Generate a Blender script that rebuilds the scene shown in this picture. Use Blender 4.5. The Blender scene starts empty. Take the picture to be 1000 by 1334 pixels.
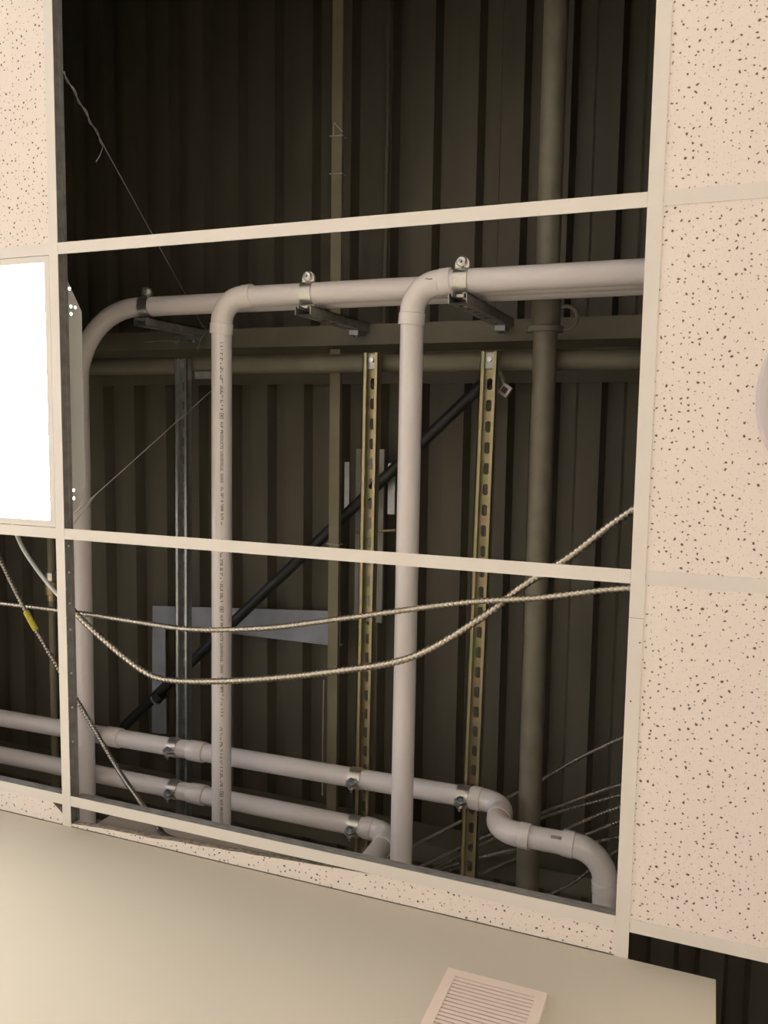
import bpy, bmesh, math, random
from mathutils import Vector, Matrix

random.seed(7)
scene = bpy.context.scene
col = scene.collection

# ------------------------------------------------------------------ camera, world, exposure
# world: X to the right of the photograph, Y towards the partition wall, Z up; metres
CEIL = 3.0
CAM = Vector((1.32536, 0.37156, 1.57266))
RIGHT = Vector((0.92990, -0.01484, 0.36752))
DOWN = Vector((0.05000, 0.99501, -0.08634))
FWD = Vector((-0.36440, 0.09866, 0.92600))
cd = bpy.data.cameras.new('camera')
cam = bpy.data.objects.new('camera', cd)
col.objects.link(cam)
cd.sensor_fit = 'HORIZONTAL'
cd.sensor_width = 36.0
cd.lens = 36.0 * 1.08447
cd.clip_start = 0.02
m = Matrix.Identity(4)
for i in range(3):
    m[i][0] = RIGHT[i]; m[i][1] = -DOWN[i]; m[i][2] = -FWD[i]; m[i][3] = CAM[i]
cam.matrix_world = m
scene.camera = cam

w = bpy.data.worlds.new('world')
scene.world = w
w.use_nodes = True
w.node_tree.nodes['Background'].inputs[0].default_value = (0.78, 0.86, 1.0, 1)
w.node_tree.nodes['Background'].inputs[1].default_value = 7.0          # overcast daylight outside the window
scene.view_settings.view_transform = 'Standard'
scene.view_settings.look = 'None'
scene.view_settings.gamma = 1.0
scene.view_settings.use_curve_mapping = False
scene.view_settings.exposure = -0.08
scene.cycles.use_denoising = True
scene.cycles.max_bounces = 10
scene.cycles.diffuse_bounces = 6
# daylight enters by the window of the left wall; the portal only guides sampling
pl = bpy.data.lights.new('window_portal', 'AREA'); pl.shape = 'RECTANGLE'; pl.size = 1.45; pl.size_y = 2.05
pl.cycles.is_portal = True
po = bpy.data.objects.new('window_portal', pl); col.objects.link(po)
po.location = (-3.6576 - 0.02, 0.125, 1.625); po.rotation_euler = (0, -math.pi / 2, 0)
LAMP = 20.0                       # radiance of the troffer lenses
LAMP_WARM = (1.0, 0.87, 0.72)
LAMP_COOL = (1.0, 0.95, 0.85)

# ------------------------------------------------------------------ materials
def new_mat(name):
    mt = bpy.data.materials.new(name); mt.use_nodes = True
    return mt, mt.node_tree, mt.node_tree.nodes['Principled BSDF']

def mat(name, c, rough=0.5, metal=0.0, noise=0.0, nscale=30.0, c2=None, bump=0.0, bscale=60.0, spec=0.5, stretch=(1, 1, 1)):
    mt, nt, b = new_mat(name)
    b.inputs['Base Color'].default_value = (*c, 1)
    b.inputs['Roughness'].default_value = rough
    b.inputs['Metallic'].default_value = metal
    b.inputs['Specular IOR Level'].default_value = spec
    if noise > 0 or bump > 0:
        tc = nt.nodes.new('ShaderNodeTexCoord')
        mp = nt.nodes.new('ShaderNodeMapping'); mp.inputs['Scale'].default_value = stretch
        nt.links.new(tc.outputs['Object'], mp.inputs[0])
    if noise > 0:
        n = nt.nodes.new('ShaderNodeTexNoise'); n.inputs['Scale'].default_value = nscale
        n.inputs['Detail'].default_value = 5
        nt.links.new(mp.outputs[0], n.inputs['Vector'])
        r = nt.nodes.new('ShaderNodeValToRGB')
        k = c2 if c2 else tuple(v * (1 - noise) for v in c)
        r.color_ramp.elements[0].color = (*k, 1); r.color_ramp.elements[0].position = 0.35
        r.color_ramp.elements[1].color = (*c, 1); r.color_ramp.elements[1].position = 0.65
        nt.links.new(n.outputs['Fac'], r.inputs[0]); nt.links.new(r.outputs[0], b.inputs['Base Color'])
    if bump > 0:
        n2 = nt.nodes.new('ShaderNodeTexNoise'); n2.inputs['Scale'].default_value = bscale
        nt.links.new(mp.outputs[0], n2.inputs['Vector'])
        bp = nt.nodes.new('ShaderNodeBump'); bp.inputs['Strength'].default_value = bump; bp.inputs['Distance'].default_value = 0.002
        nt.links.new(n2.outputs['Fac'], bp.inputs['Height']); nt.links.new(bp.outputs[0], b.inputs['Normal'])
    return mt

def emit(name, c, s):
    mt, nt, b = new_mat(name)
    b.inputs['Base Color'].default_value = (0.9, 0.9, 0.9, 1)
    b.inputs['Emission Color'].default_value = (*c, 1)
    b.inputs['Emission Strength'].default_value = s
    return mt

def tile_mat():
    mt, nt, b = new_mat('mineral_fibre_tile')
    N = nt.nodes.new; L = nt.links.new
    b.inputs['Roughness'].default_value = 0.95
    b.inputs['Specular IOR Level'].default_value = 0.1
    geo = N('ShaderNodeNewGeometry')
    nz = N('ShaderNodeTexNoise'); nz.inputs['Scale'].default_value = 140; nz.inputs['Detail'].default_value = 2
    L(geo.outputs['Position'], nz.inputs['Vector'])
    sub = N('ShaderNodeVectorMath'); sub.operation = 'SUBTRACT'; sub.inputs[1].default_value = (0.5, 0.5, 0.5)
    L(nz.outputs['Color'], sub.inputs[0])
    mul = N('ShaderNodeVectorMath'); mul.operation = 'SCALE'; mul.inputs['Scale'].default_value = 0.007
    L(sub.outputs[0], mul.inputs[0])
    add = N('ShaderNodeVectorMath'); L(geo.outputs['Position'], add.inputs[0]); L(mul.outputs[0], add.inputs[1])
    masks = []
    for scale, rmax, thr in ((84, 0.185, 0.32), (185, 0.15, 0.40)):
        v = N('ShaderNodeTexVoronoi'); v.inputs['Scale'].default_value = scale; v.voronoi_dimensions = '2D'
        L(add.outputs[0], v.inputs['Vector'])
        sep = N('ShaderNodeSeparateColor'); L(v.outputs['Color'], sep.inputs[0])
        # radius of each pit: random per cell, none for some cells
        mr = N('ShaderNodeMapRange'); mr.inputs['From Min'].default_value = thr; mr.inputs['From Max'].default_value = 1.0
        mr.inputs['To Min'].default_value = 0.07; mr.inputs['To Max'].default_value = rmax
        L(sep.outputs[0], mr.inputs['Value'])
        gt = N('ShaderNodeMath'); gt.operation = 'GREATER_THAN'; gt.inputs[1].default_value = thr; L(sep.outputs[0], gt.inputs[0])
        rr = N('ShaderNodeMath'); rr.operation = 'MULTIPLY'; L(mr.outputs[0], rr.inputs[0]); L(gt.outputs[0], rr.inputs[1])
        d = N('ShaderNodeMath'); d.operation = 'SUBTRACT'; L(rr.outputs[0], d.inputs[0]); L(v.outputs['Distance'], d.inputs[1])
        sm = N('ShaderNodeMapRange'); sm.inputs['From Min'].default_value = -0.02; sm.inputs['From Max'].default_value = 0.06
        L(d.outputs[0], sm.inputs['Value'])
        masks.append(sm)
    half = N('ShaderNodeMath'); half.operation = 'MULTIPLY'; half.inputs[1].default_value = 0.42; L(masks[1].outputs[0], half.inputs[0])
    mx = N('ShaderNodeMath'); mx.operation = 'MAXIMUM'; L(masks[0].outputs[0], mx.inputs[0]); L(half.outputs[0], mx.inputs[1])
    mix = N('ShaderNodeMix'); mix.data_type = 'RGBA'
    mix.inputs['A'].default_value = (0.865, 0.793, 0.715, 1); mix.inputs['B'].default_value = (0.16, 0.135, 0.095, 1)  # dark second colour paints in the shade inside the pits
    L(mx.outputs[0], mix.inputs['Factor']); L(mix.outputs['Result'], b.inputs['Base Color'])
    inv = N('ShaderNodeMath'); inv.operation = 'SUBTRACT'; inv.inputs[0].default_value = 1.0; L(mx.outputs[0], inv.inputs[1])
    bp = N('ShaderNodeBump'); bp.inputs['Strength'].default_value = 0.5; bp.inputs['Distance'].default_value = 0.002
    L(inv.outputs[0], bp.inputs['Height']); L(bp.outputs[0], b.inputs['Normal'])
    return mt

def zinc_mat():
    mt, nt, b = new_mat('yellow_zinc')
    N = nt.nodes.new; L = nt.links.new
    b.inputs['Metallic'].default_value = 0.75; b.inputs['Roughness'].default_value = 0.42
    tc = N('ShaderNodeTexCoord'); mp = N('ShaderNodeMapping'); mp.inputs['Scale'].default_value = (6, 9, 6)
    L(tc.outputs['Object'], mp.inputs[0])
    n = N('ShaderNodeTexNoise'); n.inputs['Scale'].default_value = 1.3; n.inputs['Detail'].default_value = 2
    L(mp.outputs[0], n.inputs['Vector'])
    r = N('ShaderNodeValToRGB')
    r.color_ramp.elements[0].position = 0.30; r.color_ramp.elements[0].color = (0.37, 0.38, 0.19, 1)
    r.color_ramp.elements[1].position = 0.70; r.color_ramp.elements[1].color = (0.50, 0.38, 0.28, 1)
    e = r.color_ramp.elements.new(0.5); e.color = (0.44, 0.39, 0.23, 1)
    L(n.outputs['Fac'], r.inputs[0]); L(r.outputs[0], b.inputs['Base Color'])
    return mt

M = dict(
    tile=tile_mat(),
    tile_edge=mat('tile_core', (0.50, 0.42, 0.33), 0.95, noise=0.5, nscale=120, bump=0.8, bscale=200),
    tee=mat('white_enamel_tee', (0.80, 0.755, 0.68), 0.42, noise=0.04, nscale=8),
    web=mat('galvanised_tee_web', (0.40, 0.40, 0.38), 0.5, metal=0.4, noise=0.25, nscale=40),
    wall=mat('painted_drywall', (0.55, 0.515, 0.43), 0.75, noise=0.03, nscale=3, bump=0.05, bscale=400),
    room=mat('cream_room_paint', (0.76, 0.745, 0.73), 0.8, noise=0.03, nscale=3),
    floor=mat('pale_floor', (0.58, 0.57, 0.575), 0.55, noise=0.1, nscale=6),
    deck=mat('olive_steel_deck', (0.135, 0.125, 0.086), 0.6, noise=0.25, nscale=5, stretch=(1, 0.25, 1)),
    beam=mat('olive_steel_beam', (0.19, 0.18, 0.125), 0.6, noise=0.2, nscale=9),
    pvc=mat('white_pvc', (0.76, 0.715, 0.70), 0.28, noise=0.04, nscale=5),
    fitting=mat('white_pvc_fitting', (0.78, 0.73, 0.70), 0.22),
    ink=mat('grey_print_ink', (0.16, 0.15, 0.12), 0.8),
    zinc=zinc_mat(),
    galv=mat('galvanised_steel', (0.46, 0.48, 0.48), 0.38, metal=0.8, noise=0.18, nscale=60),
    galv_dark=mat('dull_galvanised_strut', (0.40, 0.40, 0.37), 0.5, metal=0.6, noise=0.3, nscale=40),
    clamp=mat('zinc_clamp', (0.70, 0.68, 0.62), 0.28, metal=0.9, noise=0.15, nscale=50),
    bolt=mat('blued_zinc_bolt', (0.30, 0.36, 0.42), 0.35, metal=0.85),
    olive=mat('olive_painted_pipe', (0.21, 0.195, 0.14), 0.45, noise=0.2, nscale=20),
    black=mat('black_pipe', (0.028, 0.030, 0.030), 0.42, noise=0.3, nscale=25),
    armor=mat('steel_cable_armour', (0.56, 0.50, 0.41), 0.30, metal=0.95),
    armor2=mat('dull_cable_armour', (0.34, 0.31, 0.26), 0.30, metal=0.95),
    white_wire=mat('white_cable_jacket', (0.72, 0.74, 0.70), 0.4),
    yellow=mat('yellow_tape', (0.70, 0.60, 0.07), 0.5, noise=0.3, nscale=120),
    wire=mat('steel_tie_wire', (0.50, 0.50, 0.46), 0.4, metal=0.6),
    strap_m=mat('olive_flat_bar', (0.24, 0.22, 0.14), 0.55, noise=0.15, nscale=12),
    plate=mat('pale_blue_primer_plate', (0.42, 0.46, 0.55), 0.5, noise=0.2, nscale=14),
    panel=mat('pale_grey_panel', (0.34, 0.33, 0.30), 0.6, noise=0.15, nscale=20),
    brass=mat('dull_brass', (0.46, 0.36, 0.20), 0.4, metal=0.6),
    housing=mat('troffer_housing', (0.78, 0.79, 0.74), 0.45),
    frame=mat('troffer_frame', (0.78, 0.74, 0.67), 0.4),
    lens=emit('lit_lens', LAMP_COOL, LAMP),
    lens_warm=emit('lit_lens_warm', LAMP_WARM, LAMP),
    light_dot=mat('white_light_dot', (0.90, 0.90, 0.86), 0.45, metal=0.1),  # near white, puts the light of the web holes into the colour
    grille=mat('cream_plastic', (0.74, 0.63, 0.56), 0.45),
    dark=mat('dark_duct', (0.10, 0.08, 0.07), 0.8),
    speaker=mat('speaker_bezel', (0.62, 0.56, 0.56), 0.4),
    mesh=mat('speaker_mesh', (0.45, 0.42, 0.41), 0.5, noise=0.5, nscale=500),
    wood=mat('taupe_plate', (0.50, 0.45, 0.40), 0.8, noise=0.2, nscale=25, stretch=(0.2, 1, 1)),
    red=mat('red_connector', (0.12, 0.035, 0.03), 0.5),
)

# ------------------------------------------------------------------ mesh helpers
class MB:
    def __init__(s):
        s.v = []; s.f = []; s.mi = []
    def quadbox(s, x0, x1, y0, y1, z0, z1, mi=0):
        b = len(s.v)
        s.v += [(x, y, z) for z in (z0, z1) for y in (y0, y1) for x in (x0, x1)]
        s.f += [tuple(b + i for i in q) for q in ((0, 2, 3, 1), (4, 5, 7, 6), (0, 1, 5, 4), (2, 6, 7, 3), (0, 4, 6, 2), (1, 3, 7, 5))]
        s.mi += [mi] * 6
        return s
    def sweep(s, pts, r, n=16, caps=True, closed=False):
        pts = [Vector(p) for p in pts]; k = len(pts)
        rs = r if isinstance(r, (list, tuple)) else [r] * k
        tang = []
        for i in range(k):
            a = pts[(i - 1) % k] if (i > 0 or closed) else pts[i]
            c = pts[(i + 1) % k] if (i < k - 1 or closed) else pts[i]
            t = c - a
            tang.append(t.normalized() if t.length > 1e-9 else (tang[-1] if tang else Vector((0, 0, 1))))
        up = Vector((0, 0, 1)) if abs(tang[0].z) < 0.9 else Vector((1, 0, 0))
        nrm = (up - tang[0] * up.dot(tang[0])).normalized()
        b = len(s.v)
        for i in range(k):
            if i:
                nrm = nrm - tang[i] * nrm.dot(tang[i])
                nrm.normalize()
            bi = tang[i].cross(nrm)
            for j in range(n):
                a = 2 * math.pi * j / n
                s.v.append(tuple(pts[i] + (nrm * math.cos(a) + bi * math.sin(a)) * rs[i]))
        for i in range(k if closed else k - 1):
            i2 = (i + 1) % k
            for j in range(n):
                j2 = (j + 1) % n
                s.f.append((b + i * n + j, b + i * n + j2, b + i2 * n + j2, b + i2 * n + j)); s.mi.append(0)
        if caps and not closed:
            s.f.append(tuple(b + j for j in reversed(range(n)))); s.mi.append(0)
            s.f.append(tuple(b + (k - 1) * n + j for j in range(n))); s.mi.append(0)
        return s
    def prism(s, poly, axis, a0, a1):
        """poly: 2-D outline; axis: the extruded axis index"""
        o = [i for i in range(3) if i != axis]
        b = len(s.v); n = len(poly)
        for a in (a0, a1):
            for p in poly:
                c = [0, 0, 0]; c[axis] = a; c[o[0]] = p[0]; c[o[1]] = p[1]
                s.v.append(tuple(c))
        s.f.append(tuple(b + i for i in reversed(range(n)))); s.f.append(tuple(b + n + i for i in range(n)))
        for i in range(n):
            j = (i + 1) % n
            s.f.append((b + i, b + j, b + n + j, b + n + i))
        s.mi += [0] * (n + 2)
        return s
    def build(s, name, material, parent=None, smooth=False, angle=40):
        me = bpy.data.meshes.new(name)
        me.from_pydata(s.v, [], s.f)
        mats = material if isinstance(material, (list, tuple)) else [material]
        for x in mats: me.materials.append(x)
        for p, i in zip(me.polygons, s.mi): p.material_index = i
        bm = bmesh.new(); bm.from_mesh(me); bmesh.ops.recalc_face_normals(bm, faces=bm.faces); bm.to_mesh(me); bm.free()
        if smooth:
            for p in me.polygons: p.use_smooth = True
            me.set_sharp_from_angle(angle=math.radians(angle))
        o = bpy.data.objects.new(name, me); col.objects.link(o)
        if parent: o.parent = parent
        return o

def thing(name, label, cat, loc=(0, 0, 0), group=None):
    o = bpy.data.objects.new(name, None); col.objects.link(o)
    o.empty_display_size = 0.1
    o.location = loc
    o['label'] = label; o['category'] = cat
    if group: o['group'] = group
    return o

def tag(o, label, cat, group=None):
    o['label'] = label; o['category'] = cat
    if group: o['group'] = group
    return o

def struct(o, label=None, cat=None):
    o['kind'] = 'structure'
    if label: o['label'] = label
    if cat: o['category'] = cat
    return o

def under(o, parent):
    """parent while keeping world coordinates (parents here are only moved, never rotated)"""
    o.parent = parent
    o.matrix_parent_inverse = Matrix.Translation(parent.location).inverted()
    return o

def fillet(points, radii, seg=10):
    """polyline with rounded corners; returns list of (kind, pts): straight runs and elbows"""
    P = [Vector(p) for p in points]
    out = []; cur = P[0]
    for i in range(1, len(P) - 1):
        a = (P[i - 1] - P[i]).normalized(); c = (P[i + 1] - P[i]).normalized(); r = radii[i - 1]
        ang = a.angle(c); d = r / math.tan(ang / 2)
        s0 = P[i] + a * d; s1 = P[i] + c * d
        bis = (a + c).normalized(); ctr = P[i] + bis * (r / math.sin(ang / 2))
        u = (s0 - ctr); w_ = (s1 - ctr); th = u.angle(w_)
        arc = []
        for k in range(seg + 1):
            t = k / seg
            arc.append(ctr + (u * math.sin((1 - t) * th) + w_ * math.sin(t * th)) / math.sin(th))
        out.append(('run', [cur, s0])); out.append(('elbow', arc)); cur = s1
    out.append(('run', [cur, P[-1]]))
    return out

def spline(pts, n=14):
    """Catmull-Rom through points"""
    P = [Vector(p) for p in pts]
    P = [P[0] * 2 - P[1]] + P + [P[-1] * 2 - P[-2]]
    out = []
    for i in range(1, len(P) - 2):
        for k in range(n):
            t = k / n
            out.append(0.5 * (2 * P[i] + (P[i + 1] - P[i - 1]) * t + (2 * P[i - 1] - 5 * P[i] + 4 * P[i + 1] - P[i + 2]) * t * t
                              + (3 * P[i] - P[i - 1] - 3 * P[i + 1] + P[i + 2]) * t ** 3))
    out.append(P[-2])
    return out

def resample(pts, step):
    out = [pts[0]]; acc = 0.0
    for a, c in zip(pts, pts[1:]):
        L = (c - a).length; t = step - acc
        while t <= L:
            out.append(a + (c - a) * (t / L)); t += step
        acc = (acc + L) % step
    return out

def armored(mb, pts, r, pitch, n=10):
    """spiral-wound armour: crests and grooves along the path"""
    q = resample(spline(pts, 24), pitch / 5)
    prof = (0.67, 0.90, 1.0, 1.0, 0.90)
    mb.sweep(q, [r * prof[i % 5] for i in range(len(q))], n)

# ------------------------------------------------------------------ room shell
X0, X1, Y0, Y1 = -3.6576, 4.8768, -3.6576, 3.048
DECK = 3.93
WY = 1.28                       # face of the partition
WX = 1.373                      # its free end
struct(MB().quadbox(X0, X1, Y0, Y1, -0.05, 0).build('floor', M['floor']))
TOP = DECK + 0.06
wl = MB()
wy0, wy1, wz0, wz1 = -0.9, 1.15, 0.9, 2.35                    # window opening, daylight from the left
wl.quadbox(X0 - 0.1, X0, Y0, wy0, 0, TOP); wl.quadbox(X0 - 0.1, X0, wy1, Y1, 0, TOP)
wl.quadbox(X0 - 0.1, X0, wy0, wy1, 0, wz0); wl.quadbox(X0 - 0.1, X0, wy0, wy1, wz1, TOP)
struct(wl.build('wall_left', M['room']))
wn = struct(thing('window_1', 'wide daylight window in the left wall', 'window', (X0 - 0.06, wy0, wz0)))
fr = MB()
for ya_, yb_, za_, zb_ in ((wy0, wy1, wz0, wz0 + 0.05), (wy0, wy1, wz1 - 0.05, wz1), (wy0, wy0 + 0.05, wz0 + 0.05, wz1 - 0.05), (wy1 - 0.05, wy1, wz0 + 0.05, wz1 - 0.05), ((wy0 + wy1) / 2 - 0.02, (wy0 + wy1) / 2 + 0.02, wz0 + 0.05, wz1 - 0.05)):
    fr.quadbox(X0 - 0.07, X0 - 0.03, ya_, yb_, za_, zb_)
under(fr.build('window_frame', M['frame']), wn)
struct(MB().quadbox(X1, X1 + 0.1, Y0, Y1, 0, TOP).build('wall_right', M['room']))
struct(MB().quadbox(X0, X1, Y0 - 0.1, Y0, 0, TOP).build('wall_back', M['room']))
struct(MB().quadbox(X0, X1, Y1, Y1 + 0.1, 0, TOP).build('wall_far', M['room']))
wf = MB()
wf.quadbox(X0, WX - 0.013, WY, WY + 0.013, 0, CEIL)           # front board
wf.quadbox(X0, WX - 0.013, WY + 0.21, WY + 0.223, 0, CEIL)    # rear board
wf.quadbox(WX - 0.013, WX, WY, WY + 0.223, 0, CEIL)           # end board
struct(wf.build('wall_front', M['wall']))
tp = MB().quadbox(0.035, 1.20, WY + 0.014, WY + 0.030, CEIL - 0.1, CEIL + 0.135).build('trim_1', M['wood'])
struct(tp)

# roof deck: trapezoidal ribs along Y, two panels lapped over the purlin
roof = struct(thing('roof', 'dark olive ribbed steel roof deck above the open ceiling grid', 'roof', (0, 0, DECK)))
def deck_panel(ya, yb, z, phase):
    pitch, low, slope, depth = 0.130, 0.062, 0.012, 0.040
    prof = []
    x = X0 - 0.2 + phase
    while x < X1 + 0.2:
        prof += [(x, z), (x + low, z), (x + low + slope, z + depth), (x + pitch - slope, z + depth)]
        x += pitch
    b = MB(); n = len(prof)
    for y in (ya, yb):
        b.v += [(p[0], y, p[1]) for p in prof]
    for y in (ya, yb):
        b.v += [(p[0], y, p[1] + 0.004) for p in prof]
    for i in range(n - 1):
        b.f.append((i, i + 1, n + i + 1, n + i)); b.f.append((2 * n + i, 3 * n + i, 3 * n + i + 1, 2 * n + i + 1)); b.mi += [0, 0]
    return under(b.build('deck_panel', M['deck']), roof)
deck_panel(-3.66, 0.19, DECK + 0.012, 0.035)
deck_panel(0.17, 3.05, DECK, 0.018)
cs = MB().quadbox(X0, X1, 0.185, 0.235, DECK - 0.012, DECK - 0.001).build('closure_strip', M['deck'])
under(cs, roof)

# ------------------------------------------------------------------ suspended ceiling
ceil = struct(thing('ceiling', 'suspended ceiling grid with speckled tiles, several tiles taken out', 'ceiling', (0, 0, CEIL)))
GX, GY, FL = 1.2192, 0.6096, 0.0119
def tee_mesh(length, axis, web=True):
    """inverted T running from 0 along the axis (0 = X, 1 = Y), flange face at z = 0"""
    b = MB()
    def bx(a0, a1, z0, z1, mi=0):
        if axis == 1: b.quadbox(a0, a1, 0, length, z0, z1, mi)
        else: b.quadbox(0, length, a0, a1, z0, z1, mi)
    bx(-FL, FL, 0, 0.0012, 0)
    bx(-0.0007, 0.0007, 0.0012, 0.032, 1)
    bx(-0.0032, 0.0032, 0.029, 0.038, 1)
    return b
def inst(name, me, loc, parent):
    o = bpy.data.objects.new(name, me); col.objects.link(o)
    o.location = loc
    return under(o, parent)
main_me = None
for k in range(-3, 5):
    ylen = (WY if k * GX < WX else Y1) - Y0
    o = tee_mesh(ylen, 1).build('main_tee', [M['tee'], M['web']])
    o.location = (k * GX, Y0, CEIL); under(o, ceil)
    if k == 0: rv = o
    if k == 1: rv1 = o
cross_me = tee_mesh(GX - 2 * FL - 0.0006, 0).build('cross_tee', [M['tee'], M['web']])
first = True
TROFFERS = {(-1, 0): 'lens', (-1, -4): 'lens_warm', (2, 0): 'lens_warm', (2, -4): 'lens_warm', (-3, 0): 'lens_warm', (0, -4): 'lens_warm'}
OPEN = {(0, -1), (0, 0), (0, 1), (-1, 1), (1, 2)}
for k in range(-3, 4):
    for j in range(-5, 5):
        y = j * GY
        if y > WY and k < 1: continue
        loc = (k * GX + FL + 0.0003, y, CEIL + 0.0004)
        if first: o = cross_me; o.location = loc; under(o, ceil); first = False
        else: inst('cross_tee', cross_me.data, loc, ceil)
tile_me = MB().quadbox(-0.6045, 0.6045, -0.2995, 0.2995, 0, 0.016).build('ceiling_tile', M['tile'])
first = True
for k in range(-3, 4):
    for j in range(-6, 5):
        if (k, j) in OPEN or (k, j) in TROFFERS: continue
        if (j + 0.5) * GY > WY and k < 1: continue
        loc = ((k + 0.5) * GX, (j + 0.5) * GY, CEIL + 0.0018)
        if first: o = tile_me; o.location = loc; under(o, ceil); first = False
        else: inst('ceiling_tile', tile_me.data, loc, ceil)
# cut tile strips along the partition
def strip(poly, label):
    b = MB().prism(poly, 2, CEIL + 0.0018, CEIL + 0.0178)
    for i in range(2, len(b.mi)): b.mi[i] = 1
    o = b.build('cut_tile_strip', [M['tile'], M['tile_edge']])
    o['label'] = label
    return under(o, ceil)
yc = 2 * GY
strip([(-1.205, yc + 0.002), (-0.062, yc + 0.002), (-0.040, yc + 0.014), (-0.006, yc + 0.040), (-0.006, WY - 0.001), (-1.205, WY - 0.001)],
      'narrow cut tile with a broken corner')
edge = []
cut = [(0.010, 1.274), (0.06, 1.2700), (0.127, 1.2660), (0.218, 1.2640), (0.323, 1.2560), (0.428, 1.2510), (0.55, 1.2440), (0.68, 1.2360), (0.78, 1.2300), (0.90, 1.2250), (1.212, 1.2212)]
for (xa, y_a), (xb, y_b) in zip(cut, cut[1:]):         # crooked knife cut, wide gap towards the left main tee
    for i in range(4):
        edge.append((xa + (xb - xa) * i / 4, y_a + (y_b - y_a) * i / 4 + random.uniform(-0.0008, 0.0008)))
edge.append(cut[-1])
strip(edge + [(1.212, WY - 0.001), (0.010, WY - 0.001)], 'narrow cut tile with a crooked edge')
for k in (-2, -3):
    strip([(k * GX + 0.01, yc + 0.002), (k * GX + 1.21, yc + 0.002), (k * GX + 1.21, WY - 0.001), (k * GX + 0.01, WY - 0.001)], 'narrow cut tile')
# white discs painting in light through web holes of the left main tee
def disc(axis_x, y, z, r, name, material, depth=0.0012):
    return MB().sweep([(axis_x, y, z), (axis_x + depth, y, z)], r, 8).build(name, material)
for y in (0.62, 0.735, 0.80, 0.865, 0.985, 1.04, 1.13, 1.17):
    under(disc(0.0007, y, CEIL + 0.010, 0.0038, 'web_light_dot', M['light_dot']), rv)
for y in (0.64, 0.70, 0.77, 0.83, 0.93, 1.01, 1.09):
    under(disc(0.0007, y, CEIL + 0.0240, 0.0028, 'web_light_dot', M['light_dot']), rv)
# splice seam and two screws in the right main tee
under(MB().quadbox(GX - FL, GX + FL, 0.6785, 0.6793, CEIL - 0.0003, CEIL).build('splice_seam', M['web']), rv1)
for x, y in ((GX + 0.0075, 0.72), (GX - 0.003, 0.822)):
    under(MB().sweep([(x, y, CEIL), (x, y, CEIL - 0.0008)], 0.0014, 10).build('screw', M['dark']), rv1)

# ------------------------------------------------------------------ troffers
def troffer(k, j, lens, label, group=None):
    xa, xb, ya, yb = k * GX + FL + 0.002, (k + 1) * GX - FL - 0.002, j * GY + FL + 0.001, (j + 1) * GY - FL - 0.001
    t = thing('light_troffer', label, 'light', (xa, ya, CEIL), group)
    z = CEIL + 0.0015
    f = MB(); bw = 0.014
    f.quadbox(xa, xb, ya, ya + bw, z, z + 0.012); f.quadbox(xa, xb, yb - bw, yb, z, z + 0.012)
    f.quadbox(xa, xa + bw, ya + bw, yb - bw, z, z + 0.012); f.quadbox(xb - bw, xb, ya + bw, yb - bw, z, z + 0.012)
    under(f.build('door_frame', M['frame']), t)
    under(MB().quadbox(xa + bw, xb - bw, ya + bw, yb - bw, z + 0.003, z + 0.006).build('lens', M[lens]), t)
    # housing: trapezoidal trough, open below
    prof = [(ya, z + 0.012), (ya + 0.030, z + 0.045), (ya + 0.105, z + 0.096), (yb - 0.085, z + 0.096), (yb - 0.035, z + 0.070), (yb, z + 0.012)]
    h = MB()
    for i in range(len(prof) - 1):
        (a, c), (d, e) = prof[i], prof[i + 1]
        b0 = len(h.v)
        h.v += [(xa, a, c), (xb, a, c), (xb, d, e), (xa, d, e), (xa, a, c + 0.001), (xb, a, c + 0.001), (xb, d, e + 0.001), (xa, d, e + 0.001)]
        h.f += [(b0, b0 + 1, b0 + 2, b0 + 3), (b0 + 4, b0 + 7, b0 + 6, b0 + 5)]; h.mi += [0, 0]
    under(h.build('housing', M['housing']), t)
    # end plates; the one beside the opening has punched holes that show the lit inside
    for x in (xa, xb - 0.0005):
        holes = []
        if (k, j) == (-1, 0) and x > xa:
            holes = [(ya + 0.060, z + 0.060), (ya + 0.098, z + 0.078), (ya + 0.098, z + 0.064), (ya + 0.114, z + 0.064), (yb - 0.078, z + 0.060), (yb - 0.060, z + 0.060)]
        bm = bmesh.new(); edges = []
        loops = [prof] + [[(hy + 0.0036 * math.cos(q * math.pi / 4), hz + 0.0036 * math.sin(q * math.pi / 4)) for q in range(8)] for hy, hz in holes]
        for lp_ in loops:
            vs = [bm.verts.new((x, p[0], p[1])) for p in lp_]
            edges += [bm.edges.new((vs[i], vs[(i + 1) % len(vs)])) for i in range(len(vs))]
        bmesh.ops.triangle_fill(bm, use_beauty=True, use_dissolve=False, edges=edges)
        me = bpy.data.meshes.new('end_plate'); bm.to_mesh(me); bm.free(); me.materials.append(M['housing'])
        ep = bpy.data.objects.new('end_plate', me); col.objects.link(ep); under(ep, t)
        sd = ep.modifiers.new('thickness', 'SOLIDIFY'); sd.thickness = 0.0006
    return t
PLACE = {(-1, -4): 'behind the camera, left of centre', (2, 0): 'right of the ceiling speaker', (2, -4): 'in the far rear right corner behind the camera', (-3, 0): 'nearest the window in the left wall', (0, -4): 'straight behind the camera'}
for (k, j), ln in TROFFERS.items():
    if (k, j) == (-1, 0):
        troffer(k, j, ln, 'lit rectangular ceiling light with white lens at left of the open grid')
    else:
        troffer(k, j, ln, 'lit rectangular ceiling light ' + PLACE[(k, j)], 'room ceiling lights')

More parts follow.
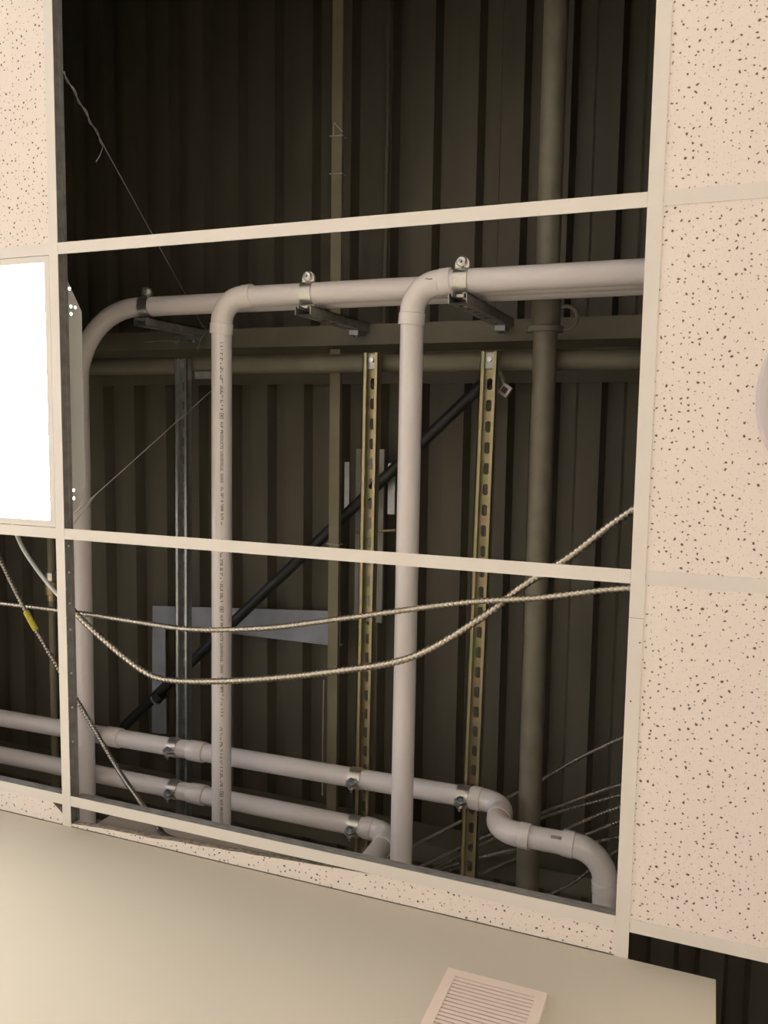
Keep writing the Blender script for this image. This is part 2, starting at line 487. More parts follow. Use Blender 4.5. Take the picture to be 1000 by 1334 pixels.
# ------------------------------------------------------------------ round ceiling speaker
sp = thing('ceiling_speaker', 'round pale ceiling speaker set in the speckled tile', 'speaker', (1.552, 0.313, CEIL))
prof_r = [0.1700, 0.1700, 0.1660, 0.1560, 0.1500, 0.1480]
prof_z = [0.0018, -0.0035, -0.0085, -0.0105, -0.0095, -0.0060]
b = MB(); n = 96
for r, z in zip(prof_r, prof_z):
    for i in range(n):
        a = 2 * math.pi * i / n; b.v.append((r * math.cos(a), r * math.sin(a), z))
for q in range(len(prof_r) - 1):
    for i in range(n):
        i2 = (i + 1) % n; b.f.append((q * n + i, q * n + i2, (q + 1) * n + i2, (q + 1) * n + i)); b.mi.append(0)
b.build('bezel', M['speaker'], sp, True)
MB().sweep([(0, 0, -0.0062), (0, 0, -0.0050)], 0.1485, 64).build('grille', M['mesh'], sp)

# ------------------------------------------------------------------ vent grille on the partition
vg = thing('vent_grille', 'square cream plastic louvred vent on the partition wall', 'vent', (1.038, WY, 2.757))
vw, vh, vb = 0.083, 0.083, 0.017
f = MB()
f.quadbox(-vw, vw, -0.012, 0, vh - vb, vh); f.quadbox(-vw, vw, -0.012, 0, -vh, -vh + vb)
f.quadbox(-vw, -vw + vb, -0.012, 0, -vh + vb, vh - vb); f.quadbox(vw - vb, vw, -0.012, 0, -vh + vb, vh - vb)
fo = f.build('frame', M['grille'], vg)
MB().quadbox(-vw + vb, vw - vb, -0.0035, 0, -vh + vb, vh - vb).build('backing', M['dark'], vg)
sl = MB().quadbox(-vw + vb, vw - vb, -0.011, -0.002, -0.0031, 0.0031).build('slat', M['grille'], vg)
ns = 15; sp_ = (2 * vh - 2 * vb) / ns
for i in range(ns):
    z = -vh + vb + (i + 0.5) * sp_
    if i == 0: o = sl
    else: o = bpy.data.objects.new('slat', sl.data); col.objects.link(o); o.parent = vg
    o.location = (0, 0, z)

# ------------------------------------------------------------------ purlins, cross bars, bars under the deck
def purlin(y, label, xe=X1):
    b = MB()
    b.quadbox(X0, xe, y, y + 0.055, 3.700, 3.704)
    b.quadbox(X0, xe, y, y + 0.003, 3.704, 3.716)
    b.quadbox(X0, xe, y + 0.051, y + 0.055, 3.704, DECK - 0.012)
    b.quadbox(X0, xe, y + 0.055, y + 0.11, DECK - 0.016, DECK - 0.012)
    return tag(b.build('purlin', M['beam']), label, 'beam')
purlin(0.087, 'olive steel purlin across the plenum behind the upper white tubes')
purlin(1.53, 'olive steel purlin half hidden behind the lower ceiling tee', 1.30)
def bar(name, pts, r, material, label, cat, n=20):
    return tag(MB().sweep(pts, r, n).build(name, material, None, True), label, cat)
bar('cross_pipe', [(X0, 0.196, 3.587), (X1, 0.206, 3.587)], 0.0245, M['beam'], 'olive round cross pipe just below the upper purlin, carrying the slotted struts', 'pipe')
bar('cross_pipe', [(X0, 1.625, 3.570), (0.90, 1.625, 3.570)], 0.0245, M['beam'], 'olive round cross pipe low in the opening behind the struts', 'pipe')
dg = thing('diagonal_pipe', 'black diagonal pipe running behind the white tubes from lower left to upper right', 'pipe', (-0.49, 1.397, 3.80))
p0, p1 = Vector((-0.56, 1.455, 3.80)), Vector((0.775, 0.205, 3.80))
under(MB().sweep([p0, p1], 0.0165, 18).build('pipe_body', M['black'], None, True), dg)
dd = (p1 - p0).normalized()
q = Vector((-0.342, 1.262, 3.80))
cpl = under(MB().sweep([q - dd * 0.016, q + dd * 0.016], 0.0195, 18).build('coupling', M['black'], None, True), dg)
MB().sweep([q - dd * 0.020, q - dd * 0.012], 0.0215, 18).build('steel_ring', M['galv'], cpl, True)
e = p1 + dd * 0.03
under(MB().quadbox(e.x - 0.016, e.x + 0.016, e.y - 0.016, e.y + 0.016, 3.78, 3.82).build('end_bracket', M['galv_dark']), dg)

fb = thing('flat_bar', 'long olive flat bar under the deck, upper length with two wire ties', 'bar', (0.325, -1.2, 3.72))
under(MB().quadbox(0.310, 0.341, -3.6, 0.080, 3.720, 3.735).build('bar_body', M['strap_m']), fb)
def tie(y, parent, tail):
    o = MB().sweep([(0.306, y, 3.716), (0.345, y + 0.002, 3.716), (0.345, y + 0.002, 3.738), (0.306, y, 3.738)], 0.0020, 6, closed=True).build('wire_tie', M['wire'])
    under(o, parent)
    if tail:
        under(MB().sweep(spline([(0.318, y, 3.713), (0.322, y - 0.022, 3.708), (0.327, y - 0.028, 3.70), (0.333, y - 0.020, 3.70), (0.348, y - 0.004, 3.71)], 5), 0.0014, 6).build('tie_tail', M['wire']), parent)
tie(-0.425, fb, True); tie(-0.325, fb, False)
fb2 = thing('flat_bar', 'long olive flat bar under the deck, lower length beside the slotted strut', 'bar', (0.327, 0.2, 3.72))
under(MB().quadbox(0.311, 0.342, 0.150, 1.525, 3.720, 3.735).build('bar_body', M['strap_m']), fb2)
o = MB().sweep([(0.307, 0.70, 3.716), (0.346, 0.702, 3.716), (0.346, 0.702, 3.738), (0.307, 0.70, 3.738)], 0.0020, 6, closed=True).build('wire_tie', M['wire']); under(o, fb2)
# bead-chain like wire hanging along the bar
o = tag(MB().sweep(spline([(0.303, 1.10, 3.712), (0.302, 1.25, 3.71), (0.301, 1.45, 3.712)], 6), 0.0018, 6).build('pull_wire', M['wire'], None, True), 'thin pale wire lying along the lower olive flat bar', 'wire')
bar('conduit', [(0.402, -3.6, 3.90), (0.402, 0.08, 3.90)], 0.008, M['deck'], 'thin olive conduit beside the upper flat bar', 'pipe', 12)

# plates fixed under the deck
lp = MB()
lp.prism([(-0.435, 0.985), (0.27, 0.937), (0.27, 1.042), (-0.385, 1.050), (-0.385, 1.43), (-0.445, 1.435)], 2, DECK - 0.035, DECK - 0.031)
lp.quadbox(-0.15, 0.27, 1.044, 1.049, DECK - 0.035, DECK - 0.015)
tag(lp.build('flashing_plate', M['plate']), 'pale blue-grey L-shaped metal plate under the deck behind the diagonal pipe', 'plate')
pn = thing('access_panel', 'pale grey narrow panel with side brackets behind the slotted strut', 'panel', (0.375, 0.6, 3.86))
under(MB().quadbox(0.335, 0.425, 0.43, 0.95, 3.855, 3.865).build('panel_face', M['panel']), pn)
under(MB().quadbox(0.300, 0.316, 0.47, 0.62, 3.850, 3.858).build('bracket', M['galv']), pn)
under(MB().quadbox(0.440, 0.462, 0.47, 0.62, 3.850, 3.858).build('bracket', M['galv']), pn)
under(MB().sweep([(0.345, 0.68, 3.84), (0.47, 0.665, 3.84)], 0.004, 8).build('rod', M['brass']), pn)

# ------------------------------------------------------------------ white tubing
R = 0.0254
def print_ticks(mb, cx, cz, ang, y0, y1, h, seed):
    rnd = random.Random(seed); y = y0
    while y < y1:
        wd = rnd.uniform(0.0018, 0.0034)
        for row in range(2):
            if rnd.random() < 0.75:
                wrap_quad(mb, cx, cz, ang, y, y + wd, -h / 2 + row * h * 0.52, -h / 2 + row * h * 0.52 + h * 0.42)
        y += wd + rnd.choice((0.0012, 0.0012, 0.0018, 0.006))
def wrap_quad(mb, cx, cz, ang, y0, y1, u0, u1):
    b = len(mb.v); rr = R + 0.0003
    for y in (y0, y1):
        for u in (u0, u1):
            t = ang - u / R
            mb.v.append((cx + rr * math.sin(t), y, cz - rr * math.cos(t)))
    mb.f.append((b, b + 1, b + 3, b + 2)); mb.mi.append(0)
def text_on_pipe(mb, s, size, cx, cz, ang, y0, stretch=1.0):
    """letters advance along +Y, tops towards +X, wrapped on the tube"""
    cu = bpy.data.curves.new('print', 'FONT'); cu.body = s; cu.size = size; cu.resolution_u = 2; cu.offset = 0.0002; cu.space_word = 2.0; cu.space_character = 1.06
    ob = bpy.data.objects.new('print', cu); col.objects.link(ob)
    bpy.context.view_layer.update()
    me = bpy.data.meshes.new_from_object(ob.evaluated_get(bpy.context.evaluated_depsgraph_get()))
    b = len(mb.v); rr = R + 0.0003; ymax = 0
    for v in me.vertices:
        t = ang + (v.co.y - size * 0.35) / R
        y = y0 + v.co.x * stretch; ymax = max(ymax, y)
        mb.v.append((cx + rr * math.sin(t), y, cz - rr * math.cos(t)))
    for p in me.polygons:
        mb.f.append(tuple(b + i for i in p.vertices)); mb.mi.append(0)
    bpy.data.objects.remove(ob); bpy.data.meshes.remove(me); bpy.data.curves.remove(cu)
    return ymax

def hub_ring(parent, c, d, length, r=0.0288, name='coupling'):
    c = Vector(c); d = Vector(d).normalized()
    a, e = c - d * length / 2, c + d * length / 2
    pts = [a, a + d * 0.0015, e - d * 0.0015, e]
    o = MB().sweep(pts, [r - 0.0012, r, r, r - 0.0012], 28).build(name, M['fitting'], None, True)
    return under(o, parent)

RUN = {}                                           # last straight run of each tube
def tubing(label, points, radii, hub=0.026, rr=0.0288, rb=0.0272):
    t = thing('vacuum_tube', label, 'tube', points[0])
    for kind, pts in fillet(points, radii, 12):
        if kind == 'run':
            if (pts[1] - pts[0]).length < 0.004: continue
            RUN[label] = under(MB().sweep(pts, R, 28).build('tube', M['pvc'], None, True), t)
        else:
            d0 = (pts[1] - pts[0]).normalized(); d1 = (pts[-1] - pts[-2]).normalized()
            pp = [pts[0] - d0 * hub, pts[0] - d0 * (hub - 0.002), pts[0] - d0 * 0.001, pts[0]] + list(pts[1:-1]) + [pts[-1], pts[-1] + d1 * 0.001, pts[-1] + d1 * (hub - 0.002), pts[-1] + d1 * hub]
            rad = [rr - 0.0004, rr, rr, rb] + [rb] * (len(pts) - 2) + [rb, rr, rr, rr - 0.0004]
            under(MB().sweep(pp, rad, 28).build('elbow', M['fitting'], None, True), t)
    return t

ZF, ZM, ZB, ZL = 3.302, 3.374, 3.446, 3.499      # front, middle, back tubes and the lower pair
t2 = tubing('white tube with elbow, nearest of the three stacked tubes, running down the middle', [(2.6, 0.058, ZF), (0.704, 0.058, ZF), (0.698, 2.0, ZF)], [0.062])
t1 = tubing('white tube with elbow and vertical grey lettering, left of the middle one', [(2.6, 0.055, ZM), (0.178, 0.055, ZM), (0.167, 2.0, ZM)], [0.062])
t0 = tubing('white tube with wide sweeping bend beside the left ceiling tee', [(2.6, 0.055, ZB), (-0.331, 0.055, ZB), (-0.339, 2.0, ZB)], [0.20], 0.010, 0.0256, 0.0256)
ta = tubing('upper of two white tubes across the bottom, ending in an S bend and elbow',
            [(-2.2, 1.309, ZL), (0.900, 1.274, ZL), (0.900, 1.274, 3.356), (1.152, 1.274, 3.356), (1.154, 2.0, 3.356)], [0.062, 0.062, 0.068])
tb = tubing('lower of two white tubes across the bottom, turning down into the wall', [(-2.2, 1.418, ZL), (0.604, 1.408, ZL), (0.604, 1.408, 2.75)], [0.052])
for x in (-0.279, 0.012): hub_ring(ta, (x, 1.309 - (x + 2.2) / 3.1 * 0.035, ZL), (1, -0.0106, 0), 0.052)
hub_ring(tb, (0.012, 1.410, ZL), (1, -0.0036, 0), 0.052)
# print on the lettered tube
ang = math.atan2(CAM.x - 0.18, ZM - CAM.z) * 0.92
def px1(y): return 0.178 - (y - 0.055) / 1.945 * 0.011
for y0, seed in ((0.165, 3), (0.652, 5), (1.139, 8)):
    cx = px1(y0); pm = MB()
    print_ticks(pm, cx, ZM, ang, y0, y0 + 0.165, 0.0070, seed)
    # boxed mark
    for a, c, d, e in ((0.172, 0.186, -0.0048, -0.0036), (0.172, 0.186, 0.0036, 0.0048), (0.172, 0.1735, -0.0048, 0.0048), (0.1845, 0.186, -0.0048, 0.0048), (0.1765, 0.1815, -0.0018, 0.0018)):
        wrap_quad(pm, cx, ZM, ang, y0 + a, y0 + c, d, e)
    ye = text_on_pipe(pm, 'H-P PRODUCTS LOUISVILLE, OHIO', 0.0098, cx, ZM, ang, y0 + 0.194, 0.90)
    print_ticks(pm, cx, ZM, ang, ye + 0.006, min(y0 + 0.455, 1.6), 0.0062, seed + 20)
    pm.build('print', M['ink'], RUN[t1['label']])
# small print on the short lower tube
pm2 = MB(); rnd = random.Random(4); x = 1.036
while x < 1.068:
    wd = rnd.uniform(0.0015, 0.003)
    bq = len(pm2.v); rr = R + 0.0003
    for xx in (x, x + wd):
        for u in (-0.0035, 0.0035):
            t = -0.75 + u / R
            pm2.v.append((xx, 1.272 + rr * math.sin(t), 3.356 - rr * math.cos(t)))
    pm2.f.append((bq, bq + 1, bq + 3, bq + 2)); pm2.mi.append(0); x += wd + 0.0012
under(pm2.build('print', M['ink']), ta)
# pen tick on the middle elbow
under(MB().sweep([(0.742, 0.053, ZF - 0.0274), (0.750, 0.055, ZF - 0.0278), (0.757, 0.0545, ZF - 0.0276)], 0.0009, 6).build('pen_mark', M['dark']), t2)

# ------------------------------------------------------------------ slotted strut channel
SW, SH, ST = 0.0413, 0.0215, 0.0024
def strut_mesh(length, phase=0.0):
    """channel along +Y from 0, open towards -Z, back at z = SH; slots in the back"""
    b = MB(); h = SW / 2
    b.quadbox(-h, -h + ST, 0, length, 0, SH); b.quadbox(h - ST, h, 0, length, 0, SH)
    for sx in (-1, 1):                                           # in-turned lips
        xa, xb = sorted((sx * h, sx * (h - 0.0095)))
        b.quadbox(xa, xb, 0, length, 0, ST)
        xi = sx * (h - 0.0095)
        xa, xb = sorted((xi, xi + sx * ST))
        b.quadbox(xa, xb, 0, length, ST, 0.0075)
    sw, slen, pitch, ch = 0.0072, 0.028, 0.0508, 0.004
    ys = []
    y = 0.012 + phase
    while y + slen < length - 0.008:
        ys.append((y, y + slen)); y += pitch
    for z in (SH - ST, SH):
        def q(x0, x1, y0, y1):
            k = len(b.v); b.v.extend([(x0, y0, z), (x1, y0, z), (x1, y1, z), (x0, y1, z)]); b.f.append((k, k + 1, k + 2, k + 3)); b.mi.append(0)
        q(-h + ST, -sw, 0, length); q(sw, h - ST, 0, length)
        prev = 0
        for a, c in ys:
            q(-sw, sw, prev, a); prev = c
            for sx in (-1, 1):
                for yy, sg in ((a, 1), (c, -1)):
                    k = len(b.v); b.v += [(sx * sw, yy, z), (sx * (sw - ch), yy, z), (sx * sw, yy + sg * ch, z)]; b.f.append((k, k + 1, k + 2)); b.mi.append(0)
        q(-sw, sw, prev, length)
    for a, c in ys:                                              # slot walls
        ring = [(-sw + ch, a), (sw - ch, a), (sw, a + ch), (sw, c - ch), (sw - ch, c), (-sw + ch, c), (-sw, c - ch), (-sw, a + ch)]
        k = len(b.v)
        b.v += [(x, y, SH - ST) for x, y in ring] + [(x, y, SH) for x, y in ring]
        for i in range(8):
            j = (i + 1) % 8; b.f.append((k + i, k + j, k + 8 + j, k + 8 + i)); b.mi.append(0)
    return b
ZS = ZL + R + 0.003                                              # open face of the long struts
def long_strut(x, xe, ya, yb, material, label):
    L = yb - ya
    t = thing('strut_channel', label, 'strut', (x, ya, ZS))
    o = strut_mesh(L).build('channel', material, t)
    o.rotation_euler = (0, 0, math.atan2(x - xe, L))
    # end plate with bolt under the cross pipe
    wp = MB().quadbox(-0.011, 0.011, 0.004, 0.040, 0.010, 0.0135).build('washer_plate', M['galv'], t)
    MB().sweep([(0, 0.018, 0.002), (0, 0.018, 0.012)], 0.0065, 6).build('bolt', M['clamp'], wp)
    return t
long_strut(-0.052, -0.064, 0.185, 1.57, M['galv'], 'grey galvanised slotted strut, left of the lettered white tube')
long_strut(0.514, 0.503, 0.180, 1.66, M['zinc'], 'yellow zinc slotted strut beside the lower flat bar, left of the middle white tube')
long_strut(0.818, 0.796, 0.183, 1.66, M['zinc'], 'yellow zinc slotted strut right of the middle white tube')
def drop_strut(x, zlow, label):
    t = thing('strut_channel', label, 'strut', (x, 0.058 + R + 0.003, 3.700))
    o = strut_mesh(3.700 - zlow, 0.006).build('channel', M['galv_dark'], t)
    o.rotation_euler = (-math.pi / 2, 0, 0)
    c = MB(); c.quadbox(-0.013, 0.013, SH + 0.001, SH + 0.014, -0.062, -0.022); c.quadbox(-0.005, 0.005, SH + 0.001, SH + 0.008, -0.024, 0.0)
    bcl = c.build('beam_clamp', M['galv'], t)
    MB().sweep([(0, SH + 0.013, -0.044), (0, SH + 0.020, -0.044)], 0.006, 6).build('bolt', M['bolt'], bcl)
    return t
drop_strut(0.815, 3.268, 'short slotted strut hanging beside the middle elbow, holding three stacked tubes')
drop_strut(0.418, 3.342, 'short slotted strut hanging between the two elbows, holding two stacked tubes')
drop_strut(-0.098, 3.412, 'short slotted strut hanging at the wide bend of the leftmost tube')

# ------------------------------------------------------------------ pipe clamps
def clamp(loc, vertical, label, part_of='pipe'):
    """two strap halves round a tube along X, ears away from the strut, one bolt through them"""
    t = thing('pipe_clamp', label, 'clamp', loc)
    if vertical: t.rotation_euler = (-math.pi / 2, 0, 0)
    ri, ro, hw = R + 0.0006, R + 0.0026, 0.0155
    hr = 0.0115 if vertical else 0.0085
    for sy in (-1, 1):
        poly = []
        n = 14
        angs = [math.radians(-80 + 160 * i / n) for i in range(n + 1)]
        outer = [(sy * ro * math.cos(a), ro * math.sin(a)) for a in angs]
        inner = [(sy * ri * math.cos(a), ri * math.sin(a)) for a in reversed(angs)]
        # the ear runs away from the strut (towards -Z), the hook reaches into the channel
        y_out, y_in = sy * 0.0052, sy * 0.0030
        foot = [(y_in, -ro - 0.001), (y_out, -ro - 0.001)]
        hook = [(sy * 0.0052, ro + 0.0052), (sy * 0.0030, ro + 0.0052)]
        mb = MB().prism(foot + outer + hook + inner, 0, -hw, hw)
        tongue = [(-hw, -ro), (-hw, -ro - 0.009), (-hw * 0.72, -ro - 0.018), (-hw * 0.3, -ro - 0.022), (hw * 0.3, -ro - 0.022), (hw * 0.72, -ro - 0.018), (hw, -ro - 0.009), (hw, -ro)]
        mb.prism(tongue, 1, *sorted((y_in, y_out)))
        mb.build('strap', M['clamp'], t, True, 35)
    bs = MB().sweep([(0, -0.016, -ro - 0.011), (0, 0.022, -ro - 0.011)], 0.0034, 10).build('bolt_shank', M['bolt'], t)
    MB().sweep([(0, -0.0125, -ro - 0.011), (0, -0.0054, -ro - 0.011)], 0.0082, 6).build('nut', M['bolt'], bs)
    MB().sweep([(0, 0.0054, -ro - 0.011), (0, 0.0105, -ro - 0.011), (0, 0.0135, -ro - 0.011), (0, 0.0150, -ro - 0.011)], [hr, hr, hr * 0.8, hr * 0.35], 16).build('bolt_head', M['clamp'], bs)
    return t
def ya(x): return 1.309 - (x + 2.2) / 3.1 * 0.035
clamp((-0.062, ya(-0.062), ZL), False, 'steel clamp on the upper bottom tube at the grey strut')
clamp((0.503, ya(0.503), ZL), False, 'steel clamp on the upper bottom tube at the left yellow strut')
clamp((0.792, ya(0.792), ZL), False, 'steel clamp on the upper bottom tube just before the S bend')
clamp((-0.063, 1.410, ZL), False, 'steel clamp on the lower bottom tube at the grey strut')
clamp((0.500, 1.409, ZL), False, 'steel clamp on the lower bottom tube at the left yellow strut')
clamp((0.815, 0.058, ZF), True, 'steel clamp with round bolt head beside the middle elbow')
clamp((0.418, 0.055, ZM), True, 'steel clamp on the top tube between the two elbows')
clamp((-0.098, 0.055, ZB), True, 'dark steel clamp at the wide bend of the leftmost tube')

# ------------------------------------------------------------------ olive painted pipe with fitting, brass-fitted conduit
op = thing('sprinkler_pipe', 'olive painted pipe running the full height right of the yellow struts', 'pipe', (0.951, -2.0, 3.530))
under(MB().sweep([(0.950, -3.6, 3.530), (0.950, 3.0, 3.530)], 0.0275, 24).build('pipe_body', M['olive'], None, True), op)
under(MB().sweep([(0.950, 0.045, 3.530), (0.950, 0.060, 3.530), (0.950, 0.062, 3.530), (0.950, 0.128, 3.530), (0.950, 0.130, 3.530), (0.950, 0.142, 3.530)], [0.030, 0.030, 0.0335, 0.0335, 0.041, 0.041], 24).build('fitting', M['olive'], None, True), op)
ring = [(0.995 + 0.026 * math.sin(a), 0.110 + 0.026 * math.cos(a), 3.535) for a in [2 * math.pi * i / 24 for i in range(24)]]
under(MB().sweep(ring, 0.0045, 8, closed=True).build('hanger_ring', M['olive'], None, True), op)
under(MB().sweep([(0.905, 0.135, 3.53), (0.925, 0.135, 3.53)], 0.007, 8).build('stub', M['olive'], None, True), op)
bc = thing('conduit', 'thin conduit with brass coupling behind the left ceiling tee', 'pipe', (-0.59, 0.7, 3.6))
under(MB().sweep([(-0.590, 0.25, 3.60), (-0.604, 2.2, 3.60)], 0.0115, 14).build('pipe_body', M['strap_m'], None, True), bc)
under(MB().sweep([(-0.5945, 0.845, 3.60), (-0.5945, 0.862, 3.60), (-0.5945, 0.864, 3.60), (-0.5945, 0.905, 3.60), (-0.5945, 0.907, 3.60), (-0.5945, 0.925, 3.60)], [0.015, 0.015, 0.021, 0.019, 0.014, 0.014], 10).build('coupling', M['brass'], None, True), bc)
under(MB().sweep([(-0.5945, 0.835, 3.60), (-0.5945, 0.858, 3.60)], 0.0175, 8).build('nut', M['clamp']), bc)

# ------------------------------------------------------------------ armoured cables
def cable(label, pts, r, pitch, material, name='armored_cable'):
    b = MB(); armored(b, pts, r, pitch)
    return tag(b.build(name, material, None, True, 80), label, 'cable')
cable('upper armoured cable sagging slightly across the whole opening', [(-1.0, 0.86, 3.10), (-0.62, 0.845, 3.20), (-0.42, 0.850, 3.24), (-0.15, 0.855, 3.25), (0.01, 0.855, 3.235), (0.19, 0.853, 3.22), (0.39, 0.829, 3.22), (0.59, 0.785, 3.21), (0.86, 0.722, 3.19), (1.02, 0.692, 3.16), (1.19, 0.652, 3.12), (1.40, 0.62, 3.045), (1.9, 0.56, 3.028)], 0.0068, 0.0112, M['armor'])
c2 = thing('armored_cable', 'thicker armoured cable hanging in a deep curve across the opening', 'cable', (0.34, 0.965, 3.23))
b = MB(); armored(b, [(-0.182, 0.832, 3.222), (-0.098, 0.895, 3.225), (0.033, 0.974, 3.23), (0.13, 0.989, 3.23), (0.34, 0.958, 3.22), (0.57, 0.904, 3.20), (0.755, 0.848, 3.19), (0.90, 0.752, 3.19), (0.99, 0.674, 3.182), (1.08, 0.608, 3.165), (1.20, 0.506, 3.13), (1.40, 0.38, 3.05), (1.72, 0.22, 3.03)], 0.0082, 0.0112)
under(b.build('armour', M['armor'], None, True, 80), c2)
under(MB().sweep(spline([(-0.60, 0.30, 3.20), (-0.50, 0.45, 3.23), (-0.385, 0.60, 3.23), (-0.34, 0.69, 3.23), (-0.26, 0.773, 3.226), (-0.18, 0.834, 3.222)], 8), 0.0055, 10).build('bare_lead', M['white_wire'], None, True), c2)
c3 = thing('armored_cable', 'armoured cable with yellow tape slanting down past the left ceiling tee', 'cable', (-0.4, 0.9, 3.25))
P3 = [(-0.62, 0.50, 3.24), (-0.50, 0.63, 3.25), (-0.396, 0.747, 3.222), (-0.317, 0.871, 3.222), (-0.216, 1.052, 3.25), (-0.155, 1.13, 3.25), (-0.023, 1.222, 3.20), (0.104, 1.247, 3.12), (0.185, 1.256, 3.065), (0.235, 1.266, 3.035)]
b = MB(); armored(b, P3, 0.0062, 0.0085); under(b.build('armour', M['armor2'], None, True, 80), c3)
sp3 = spline(P3, 24)
seg = [p for p in sp3 if 0.855 < p.y < 0.908]
under(MB().sweep(seg, 0.0078, 10).build('yellow_tape', M['yellow'], None, True), c3)
under(MB().sweep(spline([(0.225, 1.262, 3.036), (0.25, 1.268, 3.030), (0.275, 1.270, 3.027)], 5), 0.0055, 8).build('connector', M['dark'], None, True), c3)
# fan of thin cables in the lower right corner
FAN = [('topmost thin armoured cable fanning out at the lower right corner', [(0.40, 1.67, 3.63), (0.531, 1.565, 3.63), (0.749, 1.407, 3.63), (0.93, 1.278, 3.63), (1.043, 1.189, 3.63), (1.155, 1.113, 3.63), (1.30, 1.02, 3.61), (1.7, 0.8, 3.45)]),
       ('second thin armoured cable from the top in the lower right fan', [(0.45, 1.68, 3.63), (0.633, 1.561, 3.63), (0.75, 1.48, 3.63), (0.932, 1.363, 3.63), (1.047, 1.293, 3.63), (1.153, 1.234, 3.63), (1.30, 1.16, 3.61), (1.7, 0.95, 3.45)]),
       ('third thin armoured cable from the top in the lower right fan', [(0.50, 1.70, 3.655), (0.663, 1.577, 3.655), (0.769, 1.497, 3.655), (0.851, 1.437, 3.655), (0.989, 1.351, 3.655), (1.153, 1.271, 3.655), (1.30, 1.19, 3.62), (1.7, 1.0, 3.5)]),
       ('fourth thin armoured cable from the top in the lower right fan', [(0.55, 1.64, 3.645), (0.728, 1.541, 3.645), (0.853, 1.48, 3.645), (0.953, 1.434, 3.645), (1.048, 1.364, 3.645), (1.155, 1.297, 3.645), (1.30, 1.22, 3.63), (1.7, 1.05, 3.5)]),
       ('fifth thin armoured cable from the top in the lower right fan, nearly level', [(0.55, 1.68, 3.66), (0.722, 1.561, 3.66), (0.796, 1.515, 3.66), (0.869, 1.483, 3.66), (0.959, 1.455, 3.66), (1.084, 1.386, 3.66), (1.154, 1.342, 3.66), (1.30, 1.26, 3.64), (1.7, 1.1, 3.5)]),
       ('sixth thin armoured cable from the top, passing under the S bend', [(0.60, 1.67, 3.67), (0.723, 1.601, 3.67), (0.802, 1.561, 3.67), (0.87, 1.514, 3.67), (0.95, 1.472, 3.675), (1.028, 1.445, 3.67), (1.156, 1.382, 3.66), (1.30, 1.32, 3.64), (1.7, 1.15, 3.5)]),
       ('lowest thin armoured cable in the fan, beside the last elbow', [(0.80, 1.68, 3.61), (0.887, 1.616, 3.61), (0.984, 1.546, 3.60), (1.05, 1.496, 3.60), (1.104, 1.44, 3.60), (1.162, 1.384, 3.60), (1.30, 1.27, 3.58), (1.7, 1.0, 3.45)])]
for lb, pts in FAN:
    cable(lb, pts, 0.0050, 0.0085, M['armor2'])
cable('dull armoured cable low behind the bottom tubes', [(-0.75, 1.60, 3.55), (-0.45, 1.50, 3.54), (-0.1, 1.565, 3.54), (0.3, 1.59, 3.54)], 0.005, 0.0075, M['armor2'])

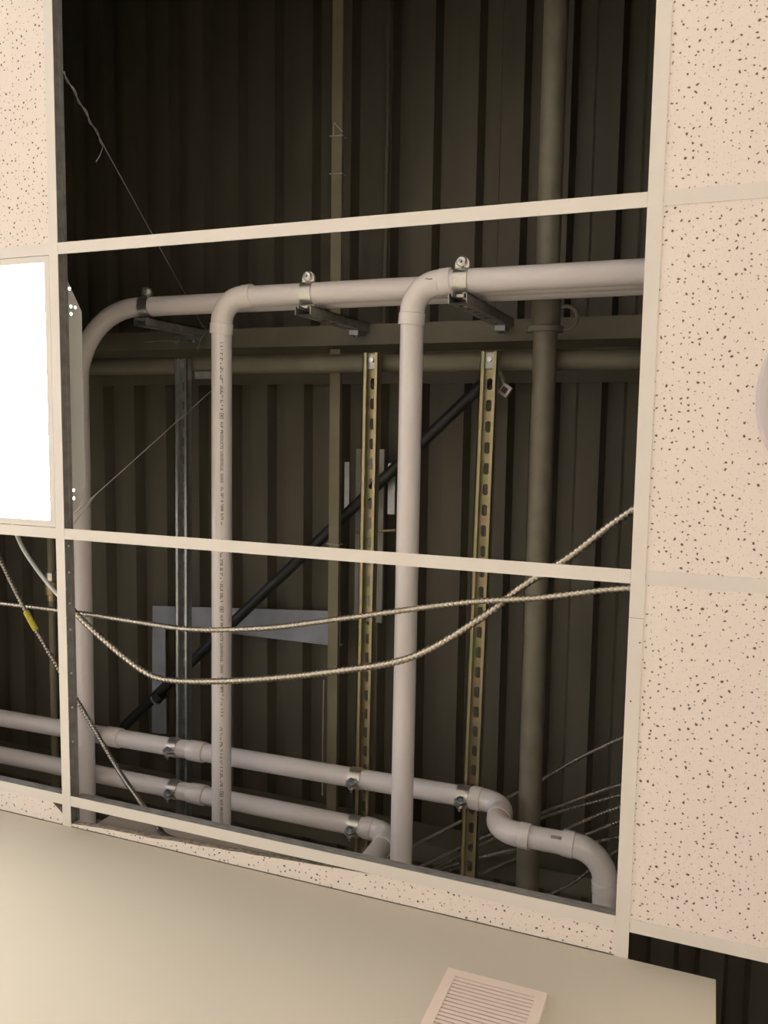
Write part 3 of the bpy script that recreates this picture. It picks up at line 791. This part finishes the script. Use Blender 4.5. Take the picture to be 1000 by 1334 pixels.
# ------------------------------------------------------------------ hanger wires
hw1 = thing('hanger_wire', 'long steel hanger wire twisted at the upper left ceiling tee', 'wire', (0.002, -0.38, 3.03))
a, c = Vector((0.006, -0.372, 3.034)), Vector((-0.087, 0.080, 3.69))
under(MB().sweep([a, c], 0.0012, 6).build('strand', M['wire'], None, True), hw1)
tw = []; dirv = (c - a); n1 = Vector((1, 0, 0.14)).normalized(); n2 = dirv.normalized().cross(n1)
for i in range(61):
    t = i / 60; tw.append(a + dirv * (0.22 * t) + (n1 * math.cos(t * 22) + n2 * math.sin(t * 22)) * 0.0032)
e = tw[-1]
tw += [e + Vector((0.006, 0.010, -0.002)), e + Vector((0.004, 0.030, -0.010)), e + Vector((-0.002, 0.045, -0.016))]
under(MB().sweep(tw, 0.0012, 6).build('twist', M['wire'], None, True), hw1)
under(MB().sweep(spline([(-0.095, 0.085, 3.69), (-0.082, 0.078, 3.685), (-0.074, 0.092, 3.68), (-0.078, 0.125, 3.66), (-0.080, 0.150, 3.65)], 5), 0.0014, 6).build('hook', M['wire'], None, True), hw1)
hw2 = thing('hanger_wire', 'thin hanger wire rising from the left tee to the cross pipe', 'wire', (0.004, 0.56, 3.03))
a, c = Vector((0.004, 0.572, 3.036)), Vector((0.115, 0.245, 3.485))
under(MB().sweep([a, c], 0.0011, 6).build('strand', M['wire'], None, True), hw2)
under(MB().sweep([a + Vector((0.002, 0.02, 0)), a + (c - a) * 0.13], 0.0011, 6).build('twist', M['wire'], None, True), hw2)
tag(MB().sweep(spline([(-0.30, 0.118, 3.695), (-0.22, 0.116, 3.692), (-0.14, 0.121, 3.694)], 6), 0.0013, 6).build('loose_wire', M['wire'], None, True), 'short pale wire lying on the purlin flange at left', 'wire')
# small brackets on the purlin and cross pipe
bk = thing('beam_bracket', 'small square bracket bolted under the purlin at left', 'bracket', (-0.178, 0.115, 3.70))
MB().quadbox(-0.010, 0.010, -0.013, 0.013, -0.010, 0.0).build('plate', M['galv'], bk)
MB().sweep([(0, 0, -0.016), (0, 0, -0.010)], 0.005, 6).build('bolt', M['galv_dark'], bk)
ck = thing('conduit_strap', 'flat galvanised strap clip at the cross pipe left of the lettered tube', 'bracket', (-0.03, 0.225, 3.56))
MB().quadbox(0.0, 0.075, -0.006, 0.014, 0.0, 0.010).build('plate', M['galv_dark'], ck)
MB().sweep([(0.012, 0.004, -0.004), (0.012, 0.004, 0.0)], 0.005, 6).build('bolt', M['galv'], ck)
jc = thing('pipe_bracket', 'small square bracket with red insert beside the top of the right yellow strut', 'bracket', (0.845, 0.272, 3.585))
MB().quadbox(-0.012, 0.012, -0.014, 0.014, 0.0, 0.02).build('shell', M['galv'], jc)
MB().quadbox(-0.008, 0.006, -0.007, 0.007, -0.003, 0.0).build('insert', M['red'], jc)
MB().sweep([(0, 0, 0.02), (-0.03, -0.02, 0.03), (-0.055, -0.035, 0.012)], 0.006, 8).build('stem', M['galv_dark'], jc)
jc.rotation_euler = (0, 0, 0.6)
